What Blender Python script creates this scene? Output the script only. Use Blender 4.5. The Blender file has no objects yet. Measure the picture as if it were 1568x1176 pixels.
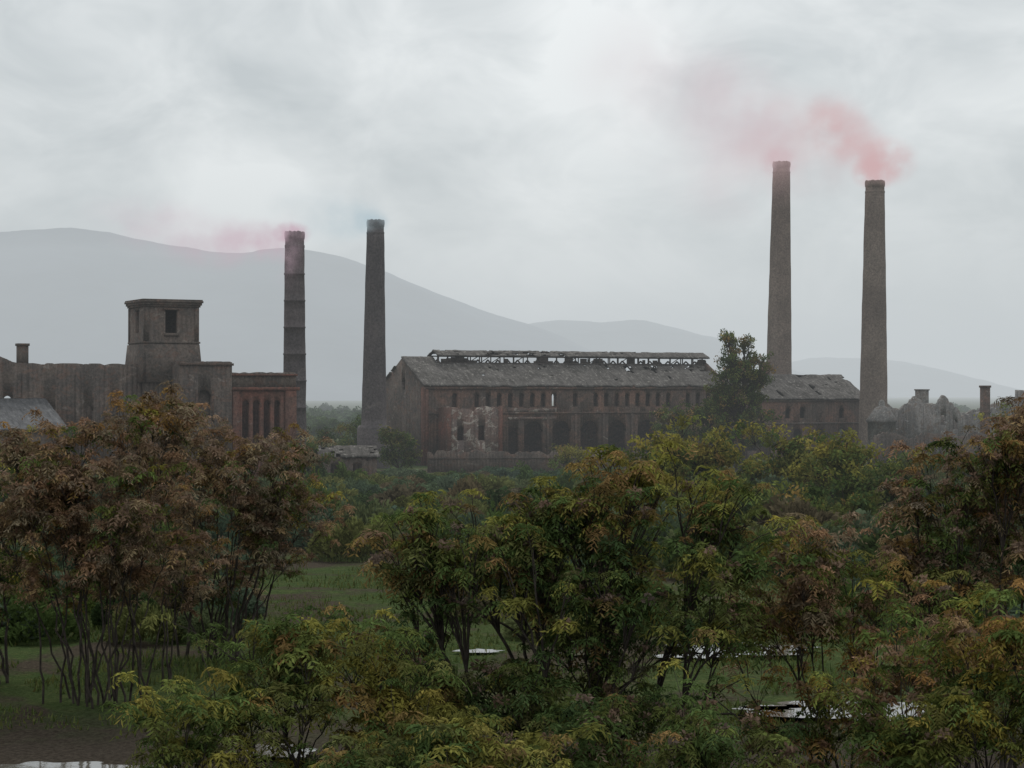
import bpy, math, random
import numpy as np
from mathutils import noise, Vector
random.seed(7); rng=np.random.default_rng(7)
F=2926.0; HZ=600.0; CH=10.0
def P(px,py,d): return np.array([(px-784)/F*d, d, CH-(py-HZ)/F*d])
scene=bpy.context.scene
col=scene.collection
# ---------------------------------------------------------------- helpers
def link(o,parent=None):
    col.objects.link(o)
    if parent is not None: o.parent=parent
    return o
def empty(name,loc=(0,0,0),rz=0):
    e=bpy.data.objects.new(name,None); e.location=loc; e.rotation_euler=(0,0,rz); e.empty_display_size=1
    return link(e)
def npmesh(name,V,Fq,mat,colors=None,smooth=False):
    me=bpy.data.meshes.new(name)
    V=np.asarray(V,dtype=np.float32); Fq=np.asarray(Fq,dtype=np.int32)
    n=Fq.shape[0]; k=Fq.shape[1]
    me.vertices.add(len(V)); me.vertices.foreach_set('co',V.ravel())
    me.loops.add(n*k); me.loops.foreach_set('vertex_index',Fq.ravel())
    me.polygons.add(n); me.polygons.foreach_set('loop_start',np.arange(0,n*k,k,dtype=np.int32))
    if smooth: me.polygons.foreach_set('use_smooth',np.ones(n,dtype=bool))
    if colors is not None:
        a=me.color_attributes.new('Col','FLOAT_COLOR','POINT')
        c=np.ones((len(V),4),dtype=np.float32); c[:,:3]=colors; a.data.foreach_set('color',c.ravel())
    me.update(); me.validate()
    me.materials.append(mat)
    return me
class MB:
    def __init__(s): s.v=[]; s.f=[]
    def hexa(s,p):
        b=len(s.v); s.v+= [tuple(q) for q in p]
        for f in ((0,3,2,1),(4,5,6,7),(0,1,5,4),(1,2,6,5),(2,3,7,6),(3,0,4,7)): s.f.append([b+i for i in f])
    def box(s,x0,x1,y0,y1,z0,z1):
        s.hexa([(x0,y0,z0),(x1,y0,z0),(x1,y1,z0),(x0,y1,z0),(x0,y0,z1),(x1,y0,z1),(x1,y1,z1),(x0,y1,z1)])
    def beam(s,a,b,w):
        a=Vector(a); b=Vector(b); t=(b-a).normalized()
        r=Vector((0,0,1)) if abs(t.z)<.9 else Vector((1,0,0))
        u=t.cross(r).normalized()*w/2; v=t.cross(u).normalized()*w/2
        s.hexa([a-u-v,a+u-v,a+u+v,a-u+v,b-u-v,b+u-v,b+u+v,b-u+v])
    def obj(s,name,mat,parent=None):
        return link(bpy.data.objects.new(name,npmesh(name,s.v,s.f,mat)),parent)
# ---------------------------------------------------------------- materials
def newmat(name):
    m=bpy.data.materials.new(name); m.use_nodes=True
    nt=m.node_tree; nt.nodes.clear(); return m,nt
def N(nt,t,**k):
    n=nt.nodes.new(t)
    for a,b in k.items(): setattr(n,a,b)
    return n
def c4(c): return (c[0],c[1],c[2],1)
def ramp(nt,src,p0,p1,c0=(0,0,0),c1=(1,1,1)):
    r=N(nt,'ShaderNodeValToRGB'); r.color_ramp.elements[0].position=p0; r.color_ramp.elements[1].position=p1
    r.color_ramp.elements[0].color=c4(c0); r.color_ramp.elements[1].color=c4(c1)
    nt.links.new(src,r.inputs[0]); return r.outputs[0]
def mix(nt,f,a,b,bt='MIX'):
    m=N(nt,'ShaderNodeMix',data_type='RGBA',blend_type=bt)
    for idx,v in ((0,f),(6,a),(7,b)):
        if isinstance(v,bpy.types.NodeSocket): nt.links.new(v,m.inputs[idx])
        elif idx==0: m.inputs[0].default_value=v
        else: m.inputs[idx].default_value=c4(v)
    return m.outputs[2]
def noisetex(nt,vec,scale,detail=6,rough=.6,stretch=None,dist=0):
    if stretch:
        mp=N(nt,'ShaderNodeMapping'); mp.inputs['Scale'].default_value=stretch
        nt.links.new(vec,mp.inputs[0]); vec=mp.outputs[0]
    n=N(nt,'ShaderNodeTexNoise'); n.inputs['Scale'].default_value=scale; n.inputs['Detail'].default_value=detail
    n.inputs['Roughness'].default_value=rough; n.inputs['Distortion'].default_value=dist
    nt.links.new(vec,n.inputs['Vector']); return n.outputs[0]
def finish(nt,color,rough=.9,bump=None,bstr=.5,bdist=.1,spec=.1):
    b=N(nt,'ShaderNodeBsdfPrincipled'); o=N(nt,'ShaderNodeOutputMaterial')
    if isinstance(color,bpy.types.NodeSocket): nt.links.new(color,b.inputs['Base Color'])
    else: b.inputs['Base Color'].default_value=c4(color)
    b.inputs['Roughness'].default_value=rough; b.inputs['Specular IOR Level'].default_value=spec
    if bump is not None:
        bp=N(nt,'ShaderNodeBump'); bp.inputs['Strength'].default_value=bstr; bp.inputs['Distance'].default_value=bdist
        nt.links.new(bump,bp.inputs['Height']); nt.links.new(bp.outputs[0],b.inputs['Normal'])
    nt.links.new(b.outputs[0],o.inputs[0]); return b
def masonry(name,base,alt,patch,pthr=.6,scale=1.0,streak=.8,alt2=None):
    m,nt=newmat(name); g=N(nt,'ShaderNodeNewGeometry').outputs['Position']
    big=noisetex(nt,g,.3*scale,5,.7,dist=.5); c=mix(nt,ramp(nt,big,.42,.58),base,alt)
    if alt2: 
        b2=noisetex(nt,g,.8*scale,5,.7,(1,1,1.4),dist=1.0); c=mix(nt,ramp(nt,b2,.52,.60),c,alt2)
    pn=noisetex(nt,g,.55*scale,6,.7,(1.0,1.0,1.6),dist=.8); c=mix(nt,ramp(nt,pn,pthr,pthr+.05),c,patch)
    st=noisetex(nt,g,1.0,5,.7,(.8,.8,.35)); c=mix(nt,1.0,c,ramp(nt,st,.3,.7,(streak,)*3,(1.12,1.1,1.08)),'MULTIPLY')
    fn=noisetex(nt,g,4,5,.75); c=mix(nt,1.0,c,ramp(nt,fn,.3,.7,(.5,.5,.5),(1.35,1.35,1.35)),'MULTIPLY')
    finish(nt,c,.95,fn,.5,.1); return m
M_brick=masonry('old_brick',(.185,.112,.086),(.105,.084,.074),(.24,.20,.175),.62,alt2=(.09,.07,.06))
M_red=masonry('red_brick',(.21,.095,.072),(.14,.085,.07),(.2,.165,.145),.62,alt2=(.13,.075,.062))
M_stone=masonry('weathered_stone',(.155,.125,.108),(.10,.087,.08),(.20,.172,.152),.6,alt2=(.145,.10,.082))
M_plaster=masonry('flaking_plaster',(.20,.14,.12),(.15,.12,.11),(.38,.34,.30),.53,scale=1.2,alt2=(.16,.095,.078))
M_grey=masonry('grey_render',(.25,.24,.23),(.15,.145,.14),(.36,.35,.34),.6,alt2=(.19,.16,.14))
M_ch=masonry('chimney_brick',(.235,.192,.165),(.185,.15,.13),(.27,.232,.205),.64,scale=.4,streak=.8)
M_chd=masonry('sooty_chimney_brick',(.13,.113,.115),(.10,.09,.093),(.165,.145,.142),.64,scale=.4,streak=.8)
def roofmat(name,a,b,l):
    m,nt=newmat(name); tc=N(nt,'ShaderNodeTexCoord').outputs['Object']
    n1=noisetex(nt,tc,.5,5,.65); c=mix(nt,ramp(nt,n1,.38,.62),a,b)
    n2=noisetex(nt,tc,2.2,7,.75); c=mix(nt,ramp(nt,n2,.54,.64),c,l)
    n3=noisetex(nt,tc,1,4,.7,(3,.5,.5)); c=mix(nt,1.0,c,ramp(nt,n3,.3,.7,(.5,.5,.5),(1.25,1.25,1.25)),'MULTIPLY')
    finish(nt,c,.9,n2,.8,.12); return m
M_roof=roofmat('old_roof_tiles',(.075,.068,.062),(.13,.12,.112),(.28,.265,.24))
M_roof2=roofmat('grey_roof_tiles',(.11,.11,.115),(.145,.145,.15),(.2,.2,.2))
def plain(name,c,rough=.9,var=.5):
    m,nt=newmat(name); g=N(nt,'ShaderNodeTexCoord').outputs['Object']
    n=noisetex(nt,g,3,2,.6); cc=mix(nt,1.0,c,ramp(nt,n,.3,.7,(1-var,)*3,(1+var,)*3),'MULTIPLY'); finish(nt,cc,rough,spec=.05); return m
M_wood=plain('old_timber',(.06,.05,.045)); M_bark=plain('bark',(.055,.047,.041))
def leafmat(name,trans=.3):
    m,nt=newmat(name); a=N(nt,'ShaderNodeAttribute',attribute_name='Col')
    b=N(nt,'ShaderNodeBsdfDiffuse')
    t=N(nt,'ShaderNodeBsdfTranslucent'); mx=N(nt,'ShaderNodeMixShader'); mx.inputs[0].default_value=trans
    oi=N(nt,'ShaderNodeObjectInfo'); v=ramp(nt,oi.outputs['Random'],0,1,(.8,.85,.9),(1.2,1.12,.98))
    c=mix(nt,1.0,a.outputs['Color'],v,'MULTIPLY')
    nt.links.new(c,b.inputs['Color']); nt.links.new(c,t.inputs[0])
    nt.links.new(b.outputs[0],mx.inputs[1]); nt.links.new(t.outputs[0],mx.inputs[2])
    o=N(nt,'ShaderNodeOutputMaterial'); nt.links.new(mx.outputs[0],o.inputs[0]); return m
M_leaf=leafmat('leaves')
# ---------------------------------------------------------------- ground
def ground_mat():
    m,nt=newmat('wet_grassland'); g=N(nt,'ShaderNodeNewGeometry').outputs['Position']
    n1=noisetex(nt,g,.11,6,.65,dist=.5); n2=noisetex(nt,g,1.3,6,.7); n3=noisetex(nt,g,.03,4,.6)
    c=mix(nt,ramp(nt,n3,.42,.6),(.056,.082,.032),(.075,.095,.04))
    c=mix(nt,ramp(nt,n2,.5,.7),c,(.095,.108,.045))
    c=mix(nt,ramp(nt,n1,.50,.58),c,(.072,.06,.046))
    sx=N(nt,'ShaderNodeSeparateXYZ'); nt.links.new(g,sx.inputs[0])
    ad=N(nt,'ShaderNodeMath',operation='MULTIPLY_ADD'); nt.links.new(n1,ad.inputs[0]); ad.inputs[1].default_value=22; nt.links.new(sx.outputs[1],ad.inputs[2])
    mr=N(nt,'ShaderNodeMapRange'); mr.inputs[1].default_value=71; mr.inputs[2].default_value=65; nt.links.new(ad.outputs[0],mr.inputs[0])
    c=mix(nt,mr.outputs[0],c,(.062,.052,.042))
    f=noisetex(nt,g,7,5,.8); c=mix(nt,1.0,c,ramp(nt,f,.3,.7,(.4,.4,.4),(1.5,1.5,1.5)),'MULTIPLY')
    finish(nt,c,1.0,f,.7,.15,0.0); return m
xs=np.concatenate([[-14000,-6000,-2500,-900,-300],np.linspace(-110,110,111),[300,900,2500,6000,14000]])
ys=np.concatenate([[-400,-100,0,20],np.linspace(30,330,151),[450,700,1200,2500,5000,9000,15000]])
GX,GY=np.meshgrid(xs,ys)
def gz(x,y): return .10*math.sin(x*.21+1)*math.cos(y*.17)+.09*noise.noise(Vector((x*.3,y*.3,0)))
Z=np.array([[gz(x,y) if (abs(x)<=110 and 30<=y<=330) else 0 for x in xs] for y in ys])
V=np.stack([GX,GY,Z],-1).reshape(-1,3); nx=len(xs); ny=len(ys)
idx=np.arange(nx*ny).reshape(ny,nx)
Fq=np.stack([idx[:-1,:-1],idx[:-1,1:],idx[1:,1:],idx[1:,:-1]],-1).reshape(-1,4)
link(bpy.data.objects.new('ground',npmesh('ground',V,Fq,ground_mat(),smooth=True)))
# puddles
m,nt=newmat('muddy_water'); b=N(nt,'ShaderNodeBsdfDiffuse'); b.inputs[0].default_value=(.14,.13,.11,1)
gl=N(nt,'ShaderNodeBsdfGlossy'); gl.inputs['Roughness'].default_value=.04; gl.inputs[0].default_value=(.95,.96,.98,1)
g=N(nt,'ShaderNodeNewGeometry').outputs['Position']; bp=N(nt,'ShaderNodeBump'); bp.inputs['Strength'].default_value=.15; bp.inputs['Distance'].default_value=.02
nt.links.new(noisetex(nt,g,4,3,.5),bp.inputs['Height']); nt.links.new(bp.outputs[0],gl.inputs['Normal'])
fr=N(nt,'ShaderNodeFresnel'); fr.inputs[0].default_value=2.5; mx=N(nt,'ShaderNodeMixShader'); nt.links.new(fr.outputs[0],mx.inputs[0])
nt.links.new(b.outputs[0],mx.inputs[1]); nt.links.new(gl.outputs[0],mx.inputs[2]); o=N(nt,'ShaderNodeOutputMaterial'); nt.links.new(mx.outputs[0],o.inputs[0]); M_water=m
for i,(px,py,rx,ry) in enumerate([(1130,1000,2.6,1.5),(1060,1010,1.4,.7),(1300,1096,3.2,1.7),(880,1006,1.3,.7),(735,1003,.9,.5),(430,1158,.9,1.0),(60,1186,3.2,.8),(1180,1092,.9,.6)]):
    d=CH*F/(py-HZ); c=P(px,py,d); n=96; vs=[(c[0],c[1],.17)]
    for k in range(n):
        a=2*math.pi*k/n; r=1+.75*noise.noise(Vector((math.cos(a)*1.9+i*5,math.sin(a)*1.9,3)))+.2*noise.noise(Vector((math.cos(a)*5+i*5,math.sin(a)*5,3)))
        vs.append((c[0]+rx*r*math.cos(a),c[1]+ry*r*math.sin(a),.17))
    me=bpy.data.meshes.new('puddle'); me.from_pydata(vs,[],[(0,1+k,1+(k+1)%n) for k in range(n)]); me.materials.append(M_water)
    link(bpy.data.objects.new('puddle',me))
# grass
n=60000
d=rng.uniform(56,125,n); px=rng.uniform(-60,1630,n); x=(px-784)/F*d
keep=np.array([noise.noise(Vector((a*.25,b_*.25,9)))+.4*noise.noise(Vector((a*1.3,b_*1.3,9)))>.02 for a,b_ in zip(x,d)]); x=x[keep]; d=d[keep]; n=len(x)
h=rng.uniform(.03,.22,n); a=rng.uniform(0,6.28,n); w=rng.uniform(.02,.06,n)
base=np.stack([x,d,np.full(n,.0)],-1); dx=np.stack([np.cos(a)*w,np.sin(a)*w,0*w],-1)
tip=base+np.stack([rng.normal(0,.08,n),rng.normal(0,.08,n),h+.1],-1)
V=np.stack([base-dx,base+dx,tip],1).reshape(-1,3)
cc=np.array([[.075,.108,.038]])*(1+rng.uniform(-.5,.5,(n,1)))+np.array([[.06,.035,.015]])*rng.random((n,1))*(rng.random((n,1))>.4)
link(bpy.data.objects.new('grass',npmesh('grass',V,np.arange(3*n).reshape(-1,3),M_leaf,np.repeat(cc,3,0))))
# ---------------------------------------------------------------- mountains
def mountain(name,dist,prof,depth,colr,seed):
    pxs=[p[0] for p in prof]; pys=[p[1] for p in prof]
    gx=np.linspace(pxs[0],pxs[-1],260); prf=np.interp(gx,pxs,pys)
    k=np.ones(9)/9; prf=np.convolve(np.pad(prf,4,'edge'),k,'valid')
    H=np.maximum(CH-(prf-HZ)/F*dist,-10)
    t=np.linspace(-1,1,61); V=[]
    for j,tt in enumerate(t):
        fall=(math.cos(tt*math.pi)+1)/2; fall=fall**.8
        for i in range(260):
            X=(gx[i]-784)/F*dist; Y=dist+tt*depth
            r=abs(noise.fractal(Vector((X*.002,Y*.002,seed)),1,2,6))
            z=H[i]*fall*(1-.35*r*(1-fall))+noise.fractal(Vector((X*.01,Y*.01,seed)),1,2,5)*5*fall-6
            V.append((X,Y,z+4*fall))
    ix=np.arange(260*61).reshape(61,260)
    Fq=np.stack([ix[:-1,:-1],ix[:-1,1:],ix[1:,1:],ix[1:,:-1]],-1).reshape(-1,4)
    m,nt=newmat(name+'_slope'); g=N(nt,'ShaderNodeNewGeometry').outputs['Position']
    c=mix(nt,ramp(nt,noisetex(nt,g,.006,9,.65),.35,.65),colr,tuple(v*1.35 for v in colr)); finish(nt,c,1,spec=0)  # bluish haze tint is put into the slope colour
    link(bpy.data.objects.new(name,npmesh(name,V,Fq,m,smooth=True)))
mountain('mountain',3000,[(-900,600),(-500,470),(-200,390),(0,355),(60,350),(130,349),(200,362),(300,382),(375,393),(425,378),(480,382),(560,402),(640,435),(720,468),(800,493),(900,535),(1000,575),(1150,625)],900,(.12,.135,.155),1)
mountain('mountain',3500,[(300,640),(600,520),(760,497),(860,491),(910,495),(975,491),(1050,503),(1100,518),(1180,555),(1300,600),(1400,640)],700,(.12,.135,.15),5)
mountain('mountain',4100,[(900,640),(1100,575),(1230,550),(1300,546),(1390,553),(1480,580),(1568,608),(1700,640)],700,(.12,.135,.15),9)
# ---------------------------------------------------------------- walls
def cast(f): return f if callable(f) else (lambda x,_v=f:_v)
def wall(mb,x0,x1,y0,th,top,ops=(),z0=-.3,cw=.5,jag=0,seed=0,axis='x'):
    """ops: (xa,xb,za,zb,arch)"""
    topf=cast(top)
    bx=set(np.round(np.arange(x0,x1,cw),3))|{x0,x1}
    for o in ops:
        k=8 if o[4] else 1
        for i in range(k+1): 
            v=round(o[0]+(o[1]-o[0])*i/k,3)
            if x0<v<x1: bx.add(v)
    bx=sorted(bx)
    def T(x): return topf(x)-(jag*max(0,noise.noise(Vector((x*.9,seed,0)))+.5*noise.noise(Vector((x*3.1,seed,4)))+.1) if jag else 0)
    def pr(a,b,zl0,zl1,zh0,zh1):
        if zh0-zl0<.01 and zh1-zl1<.01: return
        p=[(a,y0,zl0),(b,y0,zl1),(b,y0+th,zl1),(a,y0+th,zl0),(a,y0,zh0),(b,y0,zh1),(b,y0+th,zh1),(a,y0+th,zh0)]
        if axis=='y': p=[(q[1],q[0],q[2]) for q in p]
        mb.hexa(p)
    for a,b in zip(bx[:-1],bx[1:]):
        if b-a<.004: continue
        mid=(a+b)/2; cut=sorted([o for o in ops if o[0]<mid<o[1]],key=lambda o:o[2])
        l0=l1=z0
        for o in cut:
            pr(a,b,l0,l1,o[2],o[2])
            if o[4]:
                r=(o[1]-o[0])/2; c=(o[0]+o[1])/2
                def az(x): return o[3]-r+math.sqrt(max(0,r*r-(x-c)**2))
                l0,l1=az(a),az(b)
            else: l0=l1=o[3]
        pr(a,b,l0,l1,max(T(a),l0),max(T(b),l1))
def roof(name,x0,x1,ya,za,yb,zb,mat,parent,hole=lambda u,v:0,seed=0,cx=.5,cy=.45,sag=.15):
    nx=int((x1-x0)/cx)+1; L=math.hypot(yb-ya,zb-za); ny=max(2,int(L/cy)+1)
    V=[];
    for j in range(ny+1):
        for i in range(nx+1):
            u=i/nx; v=j/ny; x=x0+(x1-x0)*u
            V.append((x+.05*noise.noise(Vector((i*.9,j*.9,seed))),ya+(yb-ya)*v,za+(zb-za)*v-sag*abs(noise.noise(Vector((x*.25,v*2,seed))))+.07*noise.noise(Vector((i*1.7,j*1.7,seed+3)))))
    Fq=[]
    for j in range(ny):
        for i in range(nx):
            u=(i+.5)/nx; v=(j+.5)/ny; x=x0+(x1-x0)*u
            if noise.noise(Vector((x*.55,v*3.0,seed+7)))*.6+noise.noise(Vector((x*1.9,v*9,seed+2)))*.4>hole(x,v): continue
            q=j*(nx+1)+i; Fq.append((q,q+1,q+nx+2,q+nx+1))
    o=link(bpy.data.objects.new(name,npmesh(name,V,Fq,mat)),parent)
    s=o.modifiers.new('thick','SOLIDIFY'); s.thickness=.14; s.offset=0
    return o
TH=math.radians(28); U=np.array([math.cos(TH),math.sin(TH)]); W=np.array([-math.sin(TH),math.cos(TH)])
# ---- main hall
o0=P(650,600,260)
hall=empty('ruined_factory_hall',(o0[0],o0[1],0),TH)
def tpx(px,v=0):
    r=(px-784)/F; A=o0[0]+v*W[0]; B=o0[1]+v*W[1]
    return (r*B-A)/(U[0]-r*U[1])
D=14.0; L=50.0; EZ=10.9; RZ=14.8
wins=[]
t=4.2
while t<L-1.5:
    wins.append((t,t+.8,7.9,9.8,True)); t+=1.75 if (int(t*1.3)%5) else 3.4
apx=(817,860,903,945,990,1035)
arch=[(tpx(p)-1.5,tpx(p)+1.5,1.0,5.9,True) for p in apx]+[(tpx(786)-.8,tpx(786)+.8,1.0,5.0,False)]
mb=MB(); wall(mb,0,L,0,.7,EZ,wins+arch,jag=0); mb.obj('front_wall',M_brick,hall)
mb=MB(); wall(mb,0,L,D-.7,.7,EZ,[(a+.5,b_+.5,c,e,f) for i,(a,b_,c,e,f) in enumerate(wins) if noise.noise(Vector((i*.37,2.2,1)))>-.1],jag=0); mb.obj('back_wall',M_brick,hall)
gab=lambda y: EZ+(RZ-EZ)*(1-abs(y-D/2)/(D/2))+.12
mb=MB(); wall(mb,.72,D-.72,0,.7,gab,[(6.2,7.4,10.3,12.0,True)],axis='y'); mb.obj('gable_wall',M_stone,hall)
mb=MB(); wall(mb,.72,D-.72,L-.7,.7,gab,[(6,8,9.3,11.8,True)],axis='y'); mb.obj('far_gable_wall',M_brick,hall)
hf=lambda x,v: .50-.24*max(0,v-.55)/.45-(.14 if x>30 else 0)
roof('front_roof_left',-.3,4.6,-.35,EZ-.05,D/2,RZ+.1,M_roof,hall,lambda x,v:.9,1)
vl=.80
roof('front_roof',4.6,L,-.35,EZ-.05,-.35+(D/2+.35)*vl,EZ+(RZ-EZ)*vl,M_roof,hall,hf,2,sag=.35)
roof('back_roof',-.3,L,D+.35,EZ-.05,D/2+1.5,EZ+(RZ-EZ)*.8,M_roof,hall,lambda x,v:.12-.1*v,5)
mb=MB(); LY0=D/2-1.5; LY1=D/2+1.5; zb=EZ+(RZ-EZ)*.8
x=4.6; k=0
while x<L:
    mb.box(x,x+.12,LY0,LY0+.14,zb-.2,zb+1.05); mb.box(x,x+.12,LY1-.14,LY1,zb-.2,zb+1.05)
    mb.beam((x+.06,LY0-.3,zb+1.0),(x+.06,D/2,zb+1.75),.13); mb.beam((x+.06,LY1+.3,zb+1.0),(x+.06,D/2,zb+1.75),.13)
    if random.random()<.3: mb.beam((x,LY0+.05,zb),(x+1.7,LY0+.05,zb+1.0),.1)
    x+=random.uniform(1.4,2.3); k+=1
mb.box(4.6,L,LY0-.002,LY0+.16,zb-.1,zb+.14); mb.box(4.6,L,LY0-.02,LY0+.17,zb+.93,zb+1.1)
mb.box(4.6,L,LY1-.16,LY1+.002,zb-.1,zb+.14); mb.box(4.6,L,LY1-.16,LY1+.02,zb+.93,zb+1.1)
mb.box(4.6,L,D/2-.08,D/2+.08,zb+1.62,zb+1.8)
for i in range(55):
    xx=random.uniform(5,L-1); 
    if noise.noise(Vector((xx*.2,3,3)))>-.05: mb.box(xx,xx+random.uniform(.3,1.6),LY0+.04,LY0+.1,zb+.1,zb+random.uniform(.4,1.0))
x=.5
while x<L:
    mb.beam((x,0,EZ-.25),(x,D/2,RZ-.25),.16); mb.beam((x,D,EZ-.25),(x,D/2,RZ-.25),.16); x+=1.6
mb.obj('roof_timbers',M_wood,hall)
hl=lambda x,v:.35 if x<12 else (.05 if x<26 else (.3 if x<36 else .55))
roof('lantern_roof_front',4.6,L,LY0-.35,zb+1.08,D/2,zb+1.85,M_roof,hall,hl,11,sag=.15)
roof('lantern_roof_back',4.6,L,LY1+.35,zb+1.08,D/2,zb+1.85,M_roof,hall,lambda x,v:.1,13,sag=.15)
mb=MB(); mb.box(-.1,L,-.22,-.003,EZ-.55,EZ-.2); mb.box(0,L,-.12,-.003,6.9,7.15)
for a_,b_ in zip(apx[:-1],apx[1:]):
    p=(tpx(a_)+tpx(b_))/2; mb.box(p-.2,p+.2,-.12,-.005,0,6.88)
mb.obj('cornice_and_pilasters',M_brick,hall)
mb=MB(); mb.box(tpx(777),tpx(852),-.06,-.003,7.2,7.7); mb.box(tpx(777),tpx(852),-.07,-.003,6.1,6.5); mb.obj('plaster_bands',M_plaster,hall)
mb=MB(); mb.box(-.12,.5,-.3,-.004,0,EZ-.57); mb.box(-.3,-.005,-.3,.5,0,EZ-.3); mb.box(-.25,-.005,D-.5,D+.1,0,EZ-.3)
mb.obj('brick_quoins',M_red,hall)
ta,tb=tpx(686,-3),tpx(768,-3)
mb=MB(); wall(mb,ta,tb,-3,.4,lambda x:7.9+.4*math.sin(x*.9)*.5,[(ta+1.4,ta+2.4,3.4,5.4,True),(ta+4.6,ta+5.6,3.4,5.4,False)],jag=.9,seed=4); mb.obj('annex_front',M_plaster,hall)
mb=MB(); wall(mb,-2.6,-.02,ta,.4,7.9,[],axis='y',jag=.7,seed=9); wall(mb,-2.6,-.02,tb-.4,.4,7.9,[],axis='y',jag=.7,seed=8)
mb.box(ta-.15,ta+.45,-3.12,-3.004,0,7.9); mb.box(tb-.5,tb+.1,-3.12,-3.004,0,8.1); mb.obj('annex_sides',M_red,hall)
mb=MB(); mb.box(1,L-1,1,D-1,-.1,.05); mb.obj('floor',M_stone,hall)
# ---- right lower hall
r0=o0[:2]+U*(L+.3)
rh=empty('ruined_workshop',(r0[0],r0[1],0),TH)
L2=25.5; E2=9.0; R2=12.7
mb=MB(); ws=[(x,x+1.0,6.0,7.6,True) for x in (4.5,9.9,12.6,20)]+[(x,x+1.6,1.2,4.4,True) for x in np.arange(3,L2-2,4.2)]
wall(mb,0,L2,0,.6,E2,ws); wall(mb,0,L2,D-.6,.6,E2,[])
g2=lambda y: E2+(R2-E2)*(1-abs(y-D/2)/(D/2))
wall(mb,.62,D-.62,0,.6,g2,[],axis='y'); wall(mb,.62,D-.62,L2-.6,.6,lambda y:g2(y)-.2,[(5,7,3,6,True)],axis='y',jag=.5); mb.obj('walls',M_brick,rh)
roof('front_roof',-.2,L2+.3,-.4,E2-.1,D/2,R2,M_roof,rh,lambda x,v:.42-.12*v,21,sag=.5)
roof('back_roof',-.2,L2+.3,D+.4,E2-.1,D/2,R2,M_roof,rh,lambda x,v:.4,22)
mb=MB(); mb.box(10.6,11.9,D/2-.2,D/2+.9,R2-1,R2+1.7); mb.box(10.45,12.05,D/2-.35,D/2+1.05,R2+1.702,R2+1.95); mb.obj('chimney_stack',M_brick,rh)
mb=MB(); mb.box(0,L2,-.15,-.003,E2-.5,E2-.25); mb.box(0,L2,-.12,-.003,5.1,5.35); mb.obj('cornice',M_stone,rh)
# ---------------------------------------------------------------- left complex
l0=P(222,600,200)
lc=empty('ruined_factory_with_tower',(l0[0],l0[1],0),TH)
S=5.9; TZ=19.4
mb=MB()
wall(mb,0,S,0,.5,TZ,[(2.2,3.5,16.2,18.6,False)]); wall(mb,0,S,S-.5,.5,TZ,[])
wall(mb,.52,S-.52,0,.5,TZ,[(2.2,3.4,16.2,18.6,False)],axis='y'); wall(mb,.52,S-.52,S-.5,.5,TZ,[],axis='y')
mb.box(.5,S-.5,.5,S-.5,18.9,19.1)
mb.obj('tower_walls',M_stone,lc)
mb=MB()
for k,(g,za,zb_) in enumerate(((.12,18.95,19.15),(.24,19.152,19.4),(.36,19.402,19.62),(.3,19.622,19.75))): mb.box(-g,S+g,-g,S+g,za,zb_)
mb.box(-.1,S+.1,-.1,-.004,15.1,15.3); mb.box(-.1,-.004,-.003,S,15.1,15.3)
for xx in (0,5.4): mb.box(xx,xx+.4,-.08,-.004,15.302,18.9)
for yy in (0.0,5.4): mb.box(-.08,-.004,yy,yy+.4,15.302,18.9)
mb.box(2.05,3.65,-.16,-.004,15.9,16.15); mb.box(2.0,3.7,-.14,-.004,18.62,18.8)
mb.obj('tower_cornice',M_stone,lc)
mb=MB(); mb.hexa([(-.5,-.5,11),(S+.3,-.5,11),(S+.3,-.003,11),(-.5,-.003,11),(-.1,-.15,15.0),(S,-.15,15.0),(S,-.004,15.0),(-.1,-.004,15.0)])
mb.hexa([(-.6,-.5,11),(-.003,-.5,11),(-.003,S,11),(-.6,S,11),(-.15,-.15,15.0),(-.004,-.15,15.0),(-.004,S,15.0),(-.15,S,15.0)])
mb.obj('tower_batter',M_stone,lc)
mb=MB()
def lt(x): return 12.95+ (0 if x>-13.2 else min(2.4,(-13.2-x)*.42))
hol=[(-10.4,-9.2,6.6,8.3,True),(-6.2,-5.2,6.4,8.6,True),(-3.4,-2.4,6.4,8.6,True),(-14.5,-13.5,8.0,9.6,True)]
wall(mb,-24,-.02,1.0,.6,lt,hol,jag=.25,seed=3)
wall(mb,-24,-.02,9.5,.6,lambda x:12.4,[(-10.4+1.7,-9.2+2.7,5.2,9.0,True),(-14.5+1.6,-13.3+2.4,6.6,9.9,True)],jag=.4,seed=5)
for p in np.arange(-12.6,-1,5.5): mb.box(p,p+.5,.85,.996,0,11.8)
mb.obj('left_range_walls',M_stone,lc)
mb=MB(); mb.box(-12.9,-11.9,1.1,2.1,12.5,14.7); mb.box(-13.0,-11.8,1.0,2.2,14.702,14.95); mb.obj('chimney_stub',M_stone,lc)
mb=MB(); wall(mb,-24,-10.5,-8,.4,6.3,[(x,x+1,2.5,4.5,True) for x in (-21,-18,-15,-12.6)]); wall(mb,-7.6,.9,-10.9,.4,lambda y:6.2+(y+8)*.33,axis='y'); mb.obj('lean_to_walls',M_stone,lc)
roof('lean_to_roof',-24.3,-10.2,-8.4,6.3,.95,9.3,M_roof2,lc,lambda x,v:.75,31)
mb=MB(); wall(mb,2.8,8.5,-3,.5,13.2,[(4.8,6.2,7.2,10.2,True)],jag=.25,seed=11); wall(mb,-2.48,8,2.8,.5,13.2,[],axis='y',jag=.2,seed=12)
wall(mb,-2.48,8,8.0,.5,13.2,[],axis='y'); wall(mb,3.32,7.98,7.5,.5,13.2,[]); mb.box(3.3,8,-2.5,7.5,12.2,12.4); mb.box(3.3,8,-2.2,-1.9,0,12.1)
mb.obj('middle_block_walls',M_stone,lc)
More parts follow.
